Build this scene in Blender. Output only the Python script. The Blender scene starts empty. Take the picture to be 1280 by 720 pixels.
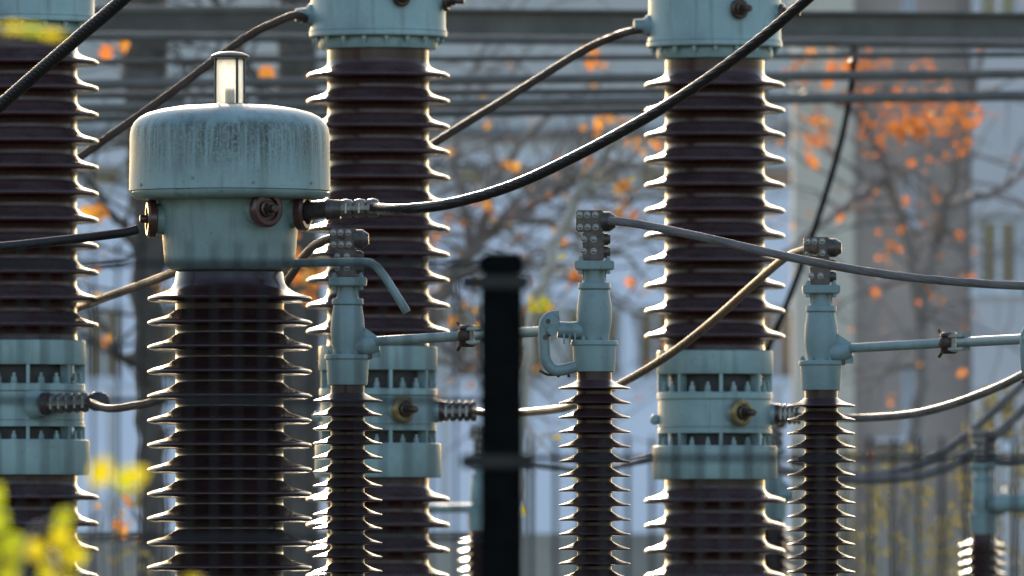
import bpy, bmesh, math, random
from mathutils import Vector, Matrix, Quaternion
R = math.radians
random.seed(7)

# ------------------------------------------------------------------ camera, sky, sun, exposure
sc = bpy.context.scene
col = sc.collection
CAMZ = 2.6
FOC = 400.0
F = 1280 * FOC / 36.0                      # pixels per radian in the 1280 wide picture
TH = math.atan(360 / F)
cam_d = bpy.data.cameras.new('camera')
cam = bpy.data.objects.new('camera', cam_d)
col.objects.link(cam)
cam.location = (0, 0, CAMZ)
cam.rotation_euler = (R(90) + TH, 0, 0)
cam_d.lens = FOC
cam_d.sensor_width = 36
cam_d.clip_start = 0.5
cam_d.clip_end = 4000
cam_d.dof.use_dof = True
cam_d.dof.focus_distance = 40.0
cam_d.dof.aperture_fstop = 6.8
cam_d.dof.aperture_blades = 0
sc.camera = cam

SUN_AZ, SUN_EL = -5.0, 14.0               # degrees: azimuth from +Y towards +X, elevation
w = bpy.data.worlds.new('World'); sc.world = w; w.use_nodes = True
nt = w.node_tree
bgn = nt.nodes['Background']
sky = nt.nodes.new('ShaderNodeTexSky')
sky.sky_type = 'NISHITA'; sky.sun_disc = False
sky.sun_elevation = R(SUN_EL); sky.sun_rotation = R(SUN_AZ)
sky.air_density = 1.0; sky.dust_density = 2.0; sky.ozone_density = 1.0
nt.links.new(sky.outputs[0], bgn.inputs[0]); bgn.inputs[1].default_value = 0.15
sun_d = bpy.data.lights.new('sun', 'SUN'); sun_d.energy = 2.0; sun_d.angle = R(0.53); sun_d.color = (1.0, 0.84, 0.64)
sun = bpy.data.objects.new('sun', sun_d); col.objects.link(sun)
Ld = Vector((math.sin(R(SUN_AZ)) * math.cos(R(SUN_EL)), math.cos(R(SUN_AZ)) * math.cos(R(SUN_EL)), math.sin(R(SUN_EL))))
sun.rotation_euler = Ld.to_track_quat('Z', 'Y').to_euler()
sun.location = (-20, 60, 60)
vs = sc.view_settings
vs.view_transform = 'Standard'; vs.look = 'None'; vs.exposure = 1.5; vs.gamma = 1.0; vs.use_curve_mapping = False
sc.render.engine = 'CYCLES'
sc.cycles.use_denoising = True
sc.cycles.max_bounces = 8
sc.cycles.transparent_max_bounces = 12
sc.cycles.sample_clamp_indirect = 8

# ------------------------------------------------------------------ helpers
fv = Vector((0, math.cos(TH), math.sin(TH))); uv_ = Vector((0, -math.sin(TH), math.cos(TH)))
def P(px, py, d):                          # the place at distance d that the survey of the photograph gives
    return Vector((0, 0, CAMZ)) + fv * d + Vector((1, 0, 0)) * ((px - 640) / F * d) + uv_ * ((360 - py) / F * d)
def X(px, Y): return (px - 640) / F * Y
def Z(py, Y): return CAMZ + (720 - py) / F * Y

class MB:
    def __init__(s): s.v = []; s.f = []
    def add(s, v, f):
        n = len(s.v); s.v += [tuple(p) for p in v]; s.f += [tuple(i + n for i in q) for q in f]; return s
    def box(s, c, size, m=None):
        x, y, z = [k / 2 for k in size]; c = Vector(c)
        pts = [Vector(p) for p in ((-x,-y,-z),(x,-y,-z),(x,y,-z),(-x,y,-z),(-x,-y,z),(x,-y,z),(x,y,z),(-x,y,z))]
        if m is not None: pts = [m @ p for p in pts]
        return s.add([c + p for p in pts], [(0,3,2,1),(4,5,6,7),(0,1,5,4),(1,2,6,5),(2,3,7,6),(3,0,4,7)])
    def cyl(s, p0, p1, r0, r1=None, n=20, cap=True):
        p0, p1 = Vector(p0), Vector(p1); r1 = r0 if r1 is None else r1
        return s.rings([(p0, r0), (p1, r1)], n, cap)
    def rings(s, pr, n=20, cap=True):       # stations along one straight axis: (point, radius)
        d = (pr[-1][0] - pr[0][0]).normalized()
        q = d.to_track_quat('Z', 'Y'); a = q @ Vector((1,0,0)); b = q @ Vector((0,1,0))
        v = []; f = []
        for p, r in pr:
            for i in range(n):
                t = 2 * math.pi * i / n; v.append(p + a * (r * math.cos(t)) + b * (r * math.sin(t)))
        for k in range(len(pr) - 1):
            for i in range(n):
                j = (i + 1) % n; f.append((k*n+i, k*n+j, (k+1)*n+j, (k+1)*n+i))
        if cap:
            f.append(tuple(range(n - 1, -1, -1))); f.append(tuple((len(pr)-1)*n + i for i in range(n)))
        return s.add(v, f)
    def lathe(s, prof, n=64, c=(0, 0), cap=True):   # prof: (radius, z) from top to bottom
        v = []; f = []
        for r, z in prof:
            for i in range(n):
                t = 2 * math.pi * i / n; v.append((c[0] + r * math.cos(t), c[1] + r * math.sin(t), z))
        for k in range(len(prof) - 1):
            for i in range(n):
                j = (i + 1) % n; f.append((k*n+i, (k+1)*n+i, (k+1)*n+j, k*n+j))
        if cap:
            f.append(tuple(range(n))); f.append(tuple((len(prof)-1)*n + i for i in range(n - 1, -1, -1)))
        return s.add(v, f)
    def sweep(s, pts, rad, n=12, cap=True):
        pts = [Vector(p) for p in pts]; m = len(pts)
        if not isinstance(rad, (list, tuple)): rad = [rad] * m
        v = []; f = []; up = None
        for k in range(m):
            t = (pts[min(k+1, m-1)] - pts[max(k-1, 0)]).normalized()
            if up is None:
                up = Vector((0,0,1)) if abs(t.z) < .9 else Vector((0,1,0))
            up = (up - t * up.dot(t)).normalized(); sd = up.cross(t)
            for i in range(n):
                a = 2 * math.pi * i / n; v.append(pts[k] + sd * (rad[k]*math.cos(a)) + up * (rad[k]*math.sin(a)))
        for k in range(m - 1):
            for i in range(n):
                j = (i + 1) % n; f.append((k*n+i, k*n+j, (k+1)*n+j, (k+1)*n+i))
        if cap:
            f.append(tuple(range(n - 1, -1, -1))); f.append(tuple((m-1)*n + i for i in range(n)))
        return s.add(v, f)
    def ball(s, c, r, n=12, sq=(1,1,1)):
        c = Vector(c); prof = []
        for k in range(1, 8):
            a = math.pi * k / 8; prof.append((r*math.sin(a), r*math.cos(a)))
        mb = MB().lathe(prof, n)
        return s.add([c + Vector((p[0]*sq[0], p[1]*sq[1], p[2]*sq[2])) for p in mb.v], mb.f)
    def mesh(s, name, mat, smooth=35, bevel=0):
        me = bpy.data.meshes.new(name); me.from_pydata(s.v, [], s.f)
        if bevel:
            bm = bmesh.new(); bm.from_mesh(me)
            es = [e for e in bm.edges if len(e.link_faces) == 2 and e.calc_face_angle(0) > R(40)]
            bmesh.ops.bevel(bm, geom=es, offset=bevel, segments=2, affect='EDGES', clamp_overlap=True)
            bm.to_mesh(me); bm.free()
        me.materials.append(mat)
        if smooth:
            me.polygons.foreach_set('use_smooth', [True] * len(me.polygons)); me.set_sharp_from_angle(angle=R(smooth))
        me.update(); return me
    def build(s, name, mat, parent=None, loc=None, smooth=35, bevel=0):
        return put(name, s.mesh(name, mat, smooth, bevel), parent, loc)
def put(name, me, parent=None, loc=None, rz=0, scale=None):
    o = bpy.data.objects.new(name, me); col.objects.link(o); o.parent = parent
    if loc is not None: o.location = loc
    if rz: o.rotation_euler[2] = rz
    if scale is not None: o.scale = scale
    return o
def thing(name, label, cat, loc=(0,0,0), group=None):
    o = bpy.data.objects.new(name, None); o.empty_display_size = .1; col.objects.link(o); o.location = loc
    return tag(o, label, cat, group)
def tag(o, label, cat, group=None):
    o['label'] = label; o['category'] = cat
    if group: o['group'] = group
    return o
def spline(pts, per=10):                    # Catmull-Rom
    pts = [Vector(p) for p in pts]; q = [pts[0]*2 - pts[1]] + pts + [pts[-1]*2 - pts[-2]]; out = []
    for k in range(1, len(q) - 2):
        a, b, c, d = q[k-1:k+3]
        for i in range(per):
            t = i / per
            out.append(.5*((2*b) + (c-a)*t + (2*a-5*b+4*c-d)*t*t + (3*b-a-3*c+d)*t**3))
    out.append(pts[-1]); return out

# ------------------------------------------------------------------ materials
def mat(name):
    m = bpy.data.materials.new(name); m.use_nodes = True
    n = m.node_tree.nodes; return m, n, m.node_tree.links, n['Principled BSDF']
def noise(n, l, scale, detail=5, vec=None, rough=.6):
    x = n.new('ShaderNodeTexNoise'); x.inputs['Scale'].default_value = scale; x.inputs['Detail'].default_value = detail
    x.inputs['Roughness'].default_value = rough
    if vec: l.new(vec, x.inputs['Vector'])
    return x.outputs['Fac']
def coords(n, l, scale=(1,1,1), kind='Object'):
    t = n.new('ShaderNodeTexCoord'); mp = n.new('ShaderNodeMapping'); mp.inputs['Scale'].default_value = scale
    l.new(t.outputs[kind], mp.inputs['Vector']); return mp.outputs[0]
def ramp(n, l, fac, stops):
    r = n.new('ShaderNodeValToRGB'); e = r.color_ramp.elements
    while len(e) < len(stops): e.new(.5)
    for k, (p, c) in enumerate(stops):
        e[k].position = p; e[k].color = (c if isinstance(c, (tuple, list)) else (c, c, c)) + (() if len(c if isinstance(c,(tuple,list)) else (0,0,0)) == 4 else (1,))
    l.new(fac, r.inputs[0]); return r.outputs[0]
def mix(n, l, fac, a, b, mode='MIX'):
    x = n.new('ShaderNodeMix'); x.data_type = 'RGBA'; x.blend_type = mode
    for s, val in ((x.inputs[0], fac), (x.inputs[6], a), (x.inputs[7], b)):
        if isinstance(val, (int, float)): s.default_value = val
        elif isinstance(val, tuple): s.default_value = val + (1,) if len(val) == 3 else val
        else: l.new(val, s)
    return x.outputs[2]
def maprange(n, l, val, a, b, c=0, d=1):
    x = n.new('ShaderNodeMapRange'); x.interpolation_type = 'SMOOTHSTEP'
    l.new(val, x.inputs[0])
    for k, q in enumerate((a, b, c, d)): x.inputs[k+1].default_value = q
    return x.outputs[0]
def mul(n, l, a, b, op='MULTIPLY'):
    x = n.new('ShaderNodeMath'); x.operation = op
    for s, val in ((x.inputs[0], a), (x.inputs[1], b)):
        if isinstance(val, (int, float)): s.default_value = val
        else: l.new(val, s)
    return x.outputs[0]
def bump(n, l, b, h, dist, strength=.5):
    x = n.new('ShaderNodeBump'); x.inputs['Strength'].default_value = strength; x.inputs['Distance'].default_value = dist
    l.new(h, x.inputs['Height']); l.new(x.outputs[0], b.inputs['Normal'])

def paint(name, base, stain=.35, rough=.42, moss=None):
    m, n, l, b = mat(name)
    c1 = coords(n, l); c2 = coords(n, l, (22, 22, 1.6)); 
    big = noise(n, l, 3.5, 6, c1); fine = noise(n, l, 60, 4, c1); streak = noise(n, l, 1.0, 5, c2)
    lo = tuple(k * .66 for k in base); hi = tuple(min(1, k * 1.15) for k in base)
    colr = ramp(n, l, big, [(.3, lo), (.7, hi)])
    st = ramp(n, l, streak, [(.52, 0.0), (.75, 1.0)])
    colr = mix(n, l, mul(n, l, st, stain), colr, (.055, .06, .045))
    sp = ramp(n, l, fine, [(.63, 0.0), (.72, 1.0)])
    colr = mix(n, l, mul(n, l, sp, .5), colr, (.07, .04, .022))
    if moss:                                # grime band that runs down from the rim, with a ragged lower edge
        t = n.new('ShaderNodeTexCoord'); sx = n.new('ShaderNodeSeparateXYZ'); l.new(t.outputs['Object'], sx.inputs[0])
        z0, z1, z2, z3 = moss
        str2 = noise(n, l, 1.0, 6, coords(n, l, (38, 38, 2.2)), .7)
        spk = noise(n, l, 95, 3, c1, .7)
        top = maprange(n, l, sx.outputs[2], z0, z1, 1, 0)      # 0 above z1 → 1 below z0
        bot = maprange(n, l, sx.outputs[2], z2, z3, 0, 1)
        k = mul(n, l, top, bot)
        k = mul(n, l, k, maprange(n, l, str2, .33, .66, .05, 1))
        k = mul(n, l, k, maprange(n, l, spk, .25, .6, .25, 1))
        colr = mix(n, l, mul(n, l, k, .92), colr, (.022, .024, .012))
    l.new(colr, b.inputs['Base Color'])
    l.new(ramp(n, l, big, [(.3, rough - .08), (.7, rough + .12)]), b.inputs['Roughness'])
    bump(n, l, b, fine, .0012, .35)
    return m
def porcelain_mat(name, base, r0=.16, r1=.34, dust=.35, top_tint=.55):
    m, n, l, b = mat(name)
    c1 = coords(n, l); c2 = coords(n, l, (30, 30, 3))
    oi = n.new('ShaderNodeObjectInfo')
    big = noise(n, l, 7, 5, c1); st = noise(n, l, 1.0, 5, c2)
    colr = ramp(n, l, big, [(.3, tuple(k*.65 for k in base)), (.72, tuple(k*1.35 for k in base))])
    colr = mix(n, l, mul(n, l, ramp(n, l, st, [(.5, 0.0), (.8, 1.0)]), dust), colr, (.06, .03, .026))
    colr = mix(n, l, mul(n, l, oi.outputs['Random'], .3), colr, tuple(k*.55 for k in base))
    ge = n.new('ShaderNodeNewGeometry'); sx = n.new('ShaderNodeSeparateXYZ'); l.new(ge.outputs['Normal'], sx.inputs[0])
    face_up = mul(n, l, maprange(n, l, sx.outputs[2], .25, .8, 0, 1), maprange(n, l, big, .3, .65, .45, 1))   # patchy grey-purple tint where the surface faces up
    colr = mix(n, l, mul(n, l, face_up, top_tint), colr, (.10, .082, .09))
    l.new(colr, b.inputs['Base Color'])
    l.new(ramp(n, l, st, [(.3, r0), (.75, r1)]), b.inputs['Roughness'])
    b.inputs['Specular IOR Level'].default_value = .3; b.inputs['Coat Weight'].default_value = .1; b.inputs['Coat Roughness'].default_value = .14
    bump(n, l, b, big, .001, .05)
    return m
def simple(name, base, rough=.6, metal=0., var=.3, scale=12, bmp=0, dirt=None):
    m, n, l, b = mat(name)
    k = noise(n, l, scale, 6, coords(n, l))
    colr = ramp(n, l, k, [(.3, tuple(c*(1-var) for c in base)), (.7, tuple(min(1, c*(1+var)) for c in base))])
    if dirt:
        k2 = noise(n, l, scale * .27, 5, coords(n, l, (1, 1, .35)))
        colr = mix(n, l, mul(n, l, ramp(n, l, k2, [(.48, 0.0), (.72, 1.0)]), .6), colr, dirt)
    l.new(colr, b.inputs['Base Color'])
    b.inputs['Roughness'].default_value = rough; b.inputs['Metallic'].default_value = metal
    if bmp: bump(n, l, b, k, bmp, .5)
    return m
def leaf_mat(name, a, b_, trans=.55):
    m, n, l, b = mat(name)
    out = n['Material Output']
    k = noise(n, l, 3.1, 2, coords(n, l)); oi = n.new('ShaderNodeObjectInfo'); k = mul(n, l, k, mul(n, l, mul(n, l, oi.outputs['Random'], -.5, 'ADD'), .5), 'ADD'); c = ramp(n, l, k, [(.36, a), (.64, b_)])
    l.new(c, b.inputs['Base Color']); b.inputs['Roughness'].default_value = .5
    tr = n.new('ShaderNodeBsdfTranslucent'); l.new(c, tr.inputs[0])
    mx = n.new('ShaderNodeMixShader'); mx.inputs[0].default_value = trans
    l.new(b.outputs[0], mx.inputs[1]); l.new(tr.outputs[0], mx.inputs[2]); l.new(mx.outputs[0], out.inputs[0])
    return m
def strand_mat(name, base, metal=.0, rough=.5):
    m, n, l, b = mat(name)
    uvn = n.new('ShaderNodeTexCoord')
    wv = n.new('ShaderNodeTexWave'); wv.wave_type = 'BANDS'; wv.bands_direction = 'DIAGONAL'
    wv.inputs['Scale'].default_value = 45; wv.inputs['Distortion'].default_value = .2
    l.new(uvn.outputs['Object'], wv.inputs['Vector'])
    k = noise(n, l, 8, 5, uvn.outputs['Object'])
    colr = ramp(n, l, k, [(.3, tuple(c*.6 for c in base)), (.7, tuple(c*1.3 for c in base))])
    l.new(colr, b.inputs['Base Color']); b.inputs['Metallic'].default_value = metal; b.inputs['Roughness'].default_value = rough; b.inputs['Specular IOR Level'].default_value = .12
    bump(n, l, b, wv.outputs['Fac'], .002, .6)
    return m

TEAL = (.23, .325, .33)
M = {}
M['teal'] = paint('teal_paint', TEAL, .5)
M['teal_post'] = paint('teal_paint_casting', (.18, .255, .265), .35, .5)
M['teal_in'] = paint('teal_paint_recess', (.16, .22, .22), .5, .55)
S40 = 40.0 / F
M['teal_tank'] = paint('weathered_tank_paint', (.23, .315, .32), .6, .5, (Z(162, 40), Z(149, 40), Z(240, 40), Z(176, 40)))
M['teal_body'] = paint('tank_body_paint', (.20, .28, .285), .45, .45)
M['porc'] = porcelain_mat('brown_glaze', (.04, .0105, .0105), .22, .38, .18)
M['porc_dark'] = porcelain_mat('dark_brown_glaze', (.02, .005, .005), .16, .3, .05, .14)
M['porc_post'] = porcelain_mat('post_brown_glaze', (.030, .0085, .008), .26, .4, .15, .3)
M['ring'] = simple('red_brown_ring', (.06, .022, .02), .3, 0, .3, 30)
M['alu'] = simple('cast_clamp_metal', (.2, .18, .165), .48, .7, .4, 60, .001, (.05, .035, .03))
M['darkmetal'] = simple('dark_clamp_metal', (.075, .06, .055), .45, .6, .4, 60, .001)
M['bolt'] = simple('galvanised_bolt', (.25, .24, .235), .35, .7, .25, 90)
M['slot_shade'] = simple('slot_shade_dark', (.03, .027, .025), .6, 0, .4, 25); M['sky_pane'] = simple('sky_reflection_pane', (.75, .77, .82), .7, 0, .1, 4); M['brass'] = simple('tarnished_brass', (.22, .16, .07), .4, .5, .4, 40)
M['stud'] = simple('bronze_stud', (.07, .045, .035), .38, .6, .4, 40)
M['cable'] = strand_mat('stranded_cable', (.13, .115, .115), 0, .45)
M['cable_dark'] = strand_mat('dark_stranded_cable', (.016, .012, .014), 0, .36); M['cable_dark'].node_tree.nodes['Principled BSDF'].inputs['Specular IOR Level'].default_value = .3
M['copper'] = strand_mat('brown_stranded_cable', (.1, .058, .036), 0, .38); M['copper'].node_tree.nodes['Principled BSDF'].inputs['Specular IOR Level'].default_value = .25
M['brown_cable'] = strand_mat('dull_brown_cable', (.07, .048, .04), 0, .5); M['brown_cable'].node_tree.nodes['Principled BSDF'].inputs['Specular IOR Level'].default_value = .08
M['rusty'] = simple('rusty_contact', (.055, .03, .024), .5, .4, .4, 60)
M['steel'] = simple('galvanised_steel', (.105, .096, .09), .8, .0, .25, 8, 0, (.12, .11, .1))
M['beam'] = simple('weathered_beam_steel', (.1, .09, .08), .7, .1, .25, 5)
M['fence'] = simple('black_green_fence_paint', (.004, .0045, .0045), .9, 0, .3, 20); M['fence'].node_tree.nodes['Principled BSDF'].inputs['Specular IOR Level'].default_value = .05
M['mesh'] = simple('grey_mesh_wire', (.012, .013, .015), .9, 0, .3, 20); M['fence_clamp'] = simple('fence_clamp_metal', (.014, .012, .012), .5, .5, .3, 30)
M['concrete'] = simple('footing_concrete', (.3, .29, .27), .9, 0, .2, 6, .004)
M['yellow_leaf'] = leaf_mat('yellow_green_leaf', (.5, .42, .01), (.3, .36, .012), .5)
M['orange_leaf'] = leaf_mat('orange_leaf', (.55, .17, .035), (.6, .34, .05), .6)
M['bush_leaf'] = leaf_mat('olive_yellow_leaf', (.27, .22, .07), (.18, .16, .07), .4)
M['twig'] = simple('bark_twig', (.2, .17, .155), .8, 0, .3, 10)
M['bark'] = simple('dark_bark', (.09, .075, .066), .9, 0, .35, 6, .02)
M['birch'] = simple('pale_bark', (.42, .38, .33), .7, 0, .25, 5, .005, (.15, .12, .1))
M['render'] = simple('pale_render', (.77, .78, .89), .85, 0, .05, .6, 0, (.68, .68, .77))
M['greywall'] = simple('grey_panel', (.5, .475, .455), .8, 0, .12, .25)
M['plaster'] = simple('beige_plaster', (.58, .51, .43), .85, 0, .07, .8, 0, (.42, .38, .33))
M['lavender'] = simple('pale_lavender_plaster', (.55, .52, .54), .85, 0, .06, .8, 0, (.42, .42, .45))
M['frame'] = simple('window_frame_white', (.6, .62, .68), .5, 0, .06, 3)
M['roofgrey'] = simple('grey_roof_sheet', (.2, .21, .24), .6, .1, .12, 2)
def brick_mat():
    m, n, l, b = mat('brown_brick')
    br = n.new('ShaderNodeTexBrick'); br.inputs['Scale'].default_value = 4.2
    br.inputs['Color1'].default_value = (.45, .35, .305, 1); br.inputs['Color2'].default_value = (.4, .32, .29, 1)
    br.inputs['Mortar'].default_value = (.42, .4, .38, 1)
    t = n.new('ShaderNodeTexCoord'); mp = n.new('ShaderNodeMapping'); mp.inputs['Rotation'].default_value = (R(90), 0, 0)
    l.new(t.outputs['Object'], mp.inputs[0]); l.new(mp.outputs[0], br.inputs['Vector'])
    k = noise(n, l, .45, 6, t.outputs['Object']); 
    l.new(mix(n, l, 1.0, br.outputs['Color'], ramp(n, l, k, [(.3, .85), (.7, 1.15)]), 'MULTIPLY'), b.inputs['Base Color'])
    b.inputs['Roughness'].default_value = .9; return m
M['brick'] = brick_mat()
def glass_mat(name, base, rough):
    m, n, l, b = mat(name); b.inputs['Base Color'].default_value = base + (1,); b.inputs['Roughness'].default_value = rough
    b.inputs['Specular IOR Level'].default_value = 1.0
    k = noise(n, l, .8, 3, coords(n, l)); bump(n, l, b, k, .01, .2); return m
M['pane'] = glass_mat('window_glass', (.03, .035, .045), .06)
def sight_mat():
    m, n, l, b = mat('dusty_sight_glass'); out = n['Material Output']
    k = noise(n, l, 1.0, 6, coords(n, l, (70, 70, 14)), .7)
    b.inputs['Base Color'].default_value = (.8, .82, .78, 1); b.inputs['Roughness'].default_value = .15
    tr = n.new('ShaderNodeBsdfTranslucent'); l.new(ramp(n, l, k, [(.3, (.75, .72, .6)), (.6, (.95, .95, .9))]), tr.inputs[0])
    tp = n.new('ShaderNodeBsdfTransparent'); mx0 = n.new('ShaderNodeMixShader'); mx0.inputs[0].default_value = .62
    l.new(tr.outputs[0], mx0.inputs[1]); l.new(tp.outputs[0], mx0.inputs[2])
    mx = n.new('ShaderNodeMixShader'); mx.inputs[0].default_value = .9
    l.new(b.outputs[0], mx.inputs[1]); l.new(mx0.outputs[0], mx.inputs[2]); l.new(mx.outputs[0], out.inputs[0]); return m
M['sight'] = sight_mat(); M['capmetal'] = simple('dark_cap_metal', (.03, .032, .03), .5, 0, .4, 40)
M['ground'] = simple('grass_ground', (.055, .06, .035), .95, 0, .35, 1.7, .02, (.07, .06, .04))

# ------------------------------------------------------------------ ground
g = MB()
g.add([(-900, -300, 0), (900, -300, 0), (900, 1500, 0), (-900, 1500, 0)], [(0, 1, 2, 3)])
go = g.build('ground', M['ground'], smooth=0); go['kind'] = 'structure'

# ------------------------------------------------------------------ porcelain with sheds
def shed_profile(rc, rt, p, style):
    wd = rt - rc
    if style == 'big':
        q = [(0,.60),(0,.47),(.04,.40),(.13,.315),(.28,.235),(.5,.165),(.72,.112),(.88,.07),(.96,.04),(1,-.015),(.992,-.07),(.955,-.11),(.88,-.128),(.7,-.13),(.3,-.12),(.08,-.14),(0,-.2),(0,-.40)]
    elif style == 'tank':
        q = [(0,.60),(0,.53),(.02,.48),(.10,.43),(.2,.33),(.42,.22),(.68,.14),(.88,.08),(.96,.045),(1,-.01),(.995,-.07),(.96,-.115),(.88,-.14),(.72,-.17),(.6,-.16),(.3,-.1),(.06,-.13),(0,-.2),(0,-.40)]
    else:
        q = [(0,.60),(0,.56),(.03,.52),(.2,.38),(.45,.225),(.7,.115),(.88,.055),(.97,.025),(1,-.025),(.985,-.075),(.93,-.1),(.6,-.1),(.3,-.11),(.08,-.14),(0,-.2),(0,-.40)]
    return [(rc + a * wd, b * p) for a, b in q]
shed_cache = {}
def porcelain(parent, ztop, ztip, p, nsh, rc, rt, style, m, key, neck=None, lip=.35):
    """neck: profile of the piece above the first shed, list of (r, z)"""
    zb = ztip - (nsh - 1) * p - .40 * p
    mb = MB()
    mb.lathe([(rc - .004, ztop - .002), (rc - .004, zb - lip * p)], 64)
    if neck: mb.lathe(neck, 64)
    body = mb.build('porcelain', m, parent)
    if neck is None:
        MB().lathe([(rc, ztop), (rc, ztip + .60 * p)], 64).build('neck', m, body)
    MB().lathe([(rc, zb), (rc + .003, zb - lip * p)], 64).build('foot', m, body)
    if key not in shed_cache:
        shed_cache[key] = MB().lathe(shed_profile(rc, rt, p, style), 72, cap=False).mesh('shed', m, 55)
    for k in range(nsh):
        put('shed', shed_cache[key], body, (0, 0, ztip - k * p), rz=k * 1.7)
    return zb - lip * p

hexbolt = None
def bolt_mesh(r, h, m, n=6, washer=True):
    mb = MB()
    if washer: mb.lathe([(r*1.2, h*.14), (r*1.2, 0)], 12)
    mb.lathe([(r, h*.62), (r, .18*h)], n); mb.lathe([(r*.55, h), (r*.55, .62*h)], 8)
    return mb.mesh('bolt', m, 30)

def terminal(parent, c, d, r, L, m_boss, m_ring, stud_r, stud_L, boss_name='terminal_boss', ring=True, flare=.8, nut=True):
    """a round boss standing out of a wall along d, with a porcelain ring and a threaded stud"""
    c, d = Vector(c), Vector(d).normalized()
    b = MB().rings([(c - d*L, r*.95), (c + d*L*.55, r*flare), (c + d*L*.8, r*flare)], 28).build(boss_name, m_boss, parent)
    e = c + d * L * .8
    if ring:
        MB().rings([(e, r*.86), (e + d*r*.06, r*1.0), (e + d*r*.38, r*1.0), (e + d*r*.5, r*.86), (e + d*r*.5, r*.66), (e + d*r*.3, r*.62)], 28).build('ring', m_ring, b)
    s0 = e + d * r * .2
    mb = MB(); mb.rings([(s0, stud_r*2.0), (s0 + d*stud_L*.25, stud_r*2.0), (s0 + d*stud_L*.3, stud_r*1.5)], 20)
    if nut: mb.cyl(s0 + d*stud_L*.3, s0 + d*stud_L*.55, stud_r*1.55, None, 6)
    mb.rings([(s0 + d*stud_L*.3, stud_r), (s0 + d*stud_L*.95, stud_r), (s0 + d*stud_L, stud_r*.75)], 14)
    mb.build('stud', M['stud'], b)
    return b, s0 + d * stud_L

def lug_clamp(parent, p0, p1, r, m, bands=4):
    """a bolted two-shell cable clamp: ribbed body from p0 to p1"""
    p0, p1 = Vector(p0), Vector(p1); d = (p1 - p0); L = d.length; d.normalize()
    st = []
    for k in range(bands):
        a = p0 + d * (L * k / bands); q = L / bands
        st += [(a, r*.72), (a + d*q*.12, r*.95), (a + d*q*.5, r*1.05), (a + d*q*.88, r*.95)]
    st.append((p1, r*.6))
    b = MB().rings(st, 20).build('cable_clamp', m, parent, smooth=60)
    up = Vector((0, 0, 1)); sd = d.cross(up).normalized()
    mb = MB(); mm = Matrix((d, sd, d.cross(sd) * -1)).transposed()
    mb.box((p0 + p1) / 2, (L * .97, r * 2.35, r * .5), mm)
    mb.build('joint_flange', m, b, bevel=r*.08)
    for k in range(bands):
        a = p0 + d * (L * (k + .5) / bands) - sd * r * (1 if sd.y > 0 else -1) * 1.02
        MB().cyl(a - Vector((0,0,1))*r*.55, a + Vector((0,0,1))*r*.55, r*.2, None, 6).build('bolt', M['bolt'], b)
    return b

# ------------------------------------------------------------------ the current transformer in front
YT = 40.0; s = S40; xt = X(287, YT)
def zt(py): return Z(py, YT)
ct = thing('current_transformer', 'pale green current transformer with domed weathered tank and small sight glass on top', 'transformer', (xt, YT, 0))
rings_ = [(2, 129.5), (30, 130.5), (60, 132.3), (85, 136.4), (103, 141.2), (113, 146.5), (119.5, 152.5), (123.3, 160), (125, 169), (125.5, 210), (126, 238)]
mb = MB().lathe([(r*s, zt(y)) for r, y in rings_] + [(126*s, zt(238.5)), (122.3*s, zt(239.2)), (122.3*s, zt(241)), (126*s, zt(241.7)), (125*s, zt(244)), (119*s, zt(248.5)), (104*s, zt(250.5)), (60*s, zt(250.5))], 128)
tank = mb.build('tank', M['teal_tank'], ct)
for ang, zz in ((-75, 232), (-35, 231), (-150, 233), (-110, 226)):
    a = R(ang); c = Vector((126*s*math.cos(a), 126*s*math.sin(a), zt(zz))); d = Vector((math.cos(a), math.sin(a), 0))
    MB().cyl(c - d*.004, c + d*.003, .006, None, 8).build('rivet', M['teal_in'], tank)
body = MB().lathe([(r*s, zt(y)) for r, y in [(100, 250.6), (92, 252), (88.5, 256), (87, 264), (84.5, 295), (82.5, 318), (81.5, 327), (79, 333), (74, 337), (69, 338.6), (40, 338.8)]], 96).build('body', M['teal_body'], ct)
# collar under the tank
# porcelain
neck = [(r*s, zt(y)) for r, y in [(60, 339), (66.5, 339.2), (67.5, 343), (68, 348), (69.5, 354), (73, 359.5), (79, 363.5), (88, 367), (97, 369.8), (101.5, 371.2), (103, 373.2), (102.5, 375.6), (100, 377), (92, 378.2), (82, 379), (72, 378), (68, 379.5), (67.6, 390.2)]]
zlow = porcelain(ct, zt(339), zt(372 + 30.6), 30.6*s, 26, 67.5*s, 103*s, 'tank', M['porc_dark'], 'ct', neck)
# base, below the picture
MB().lathe([(72*s, zlow + .002), (84*s, zlow - .015), (84*s, zlow - .05), (110*s, zlow - .055), (112*s, zlow - .075), (100*s, zlow - .08)], 48).build('base_flange', M['teal'], ct)
zb = zlow - .08
MB().box((0, 0, zb - .16), (.56, .56, .32)).build('base_tank', M['teal'], ct, bevel=.015)
MB().box((0, 0, (zb - .32) / 2), (.3, .3, zb - .324)).build('pedestal', M['steel'], ct, bevel=.006)
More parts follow.
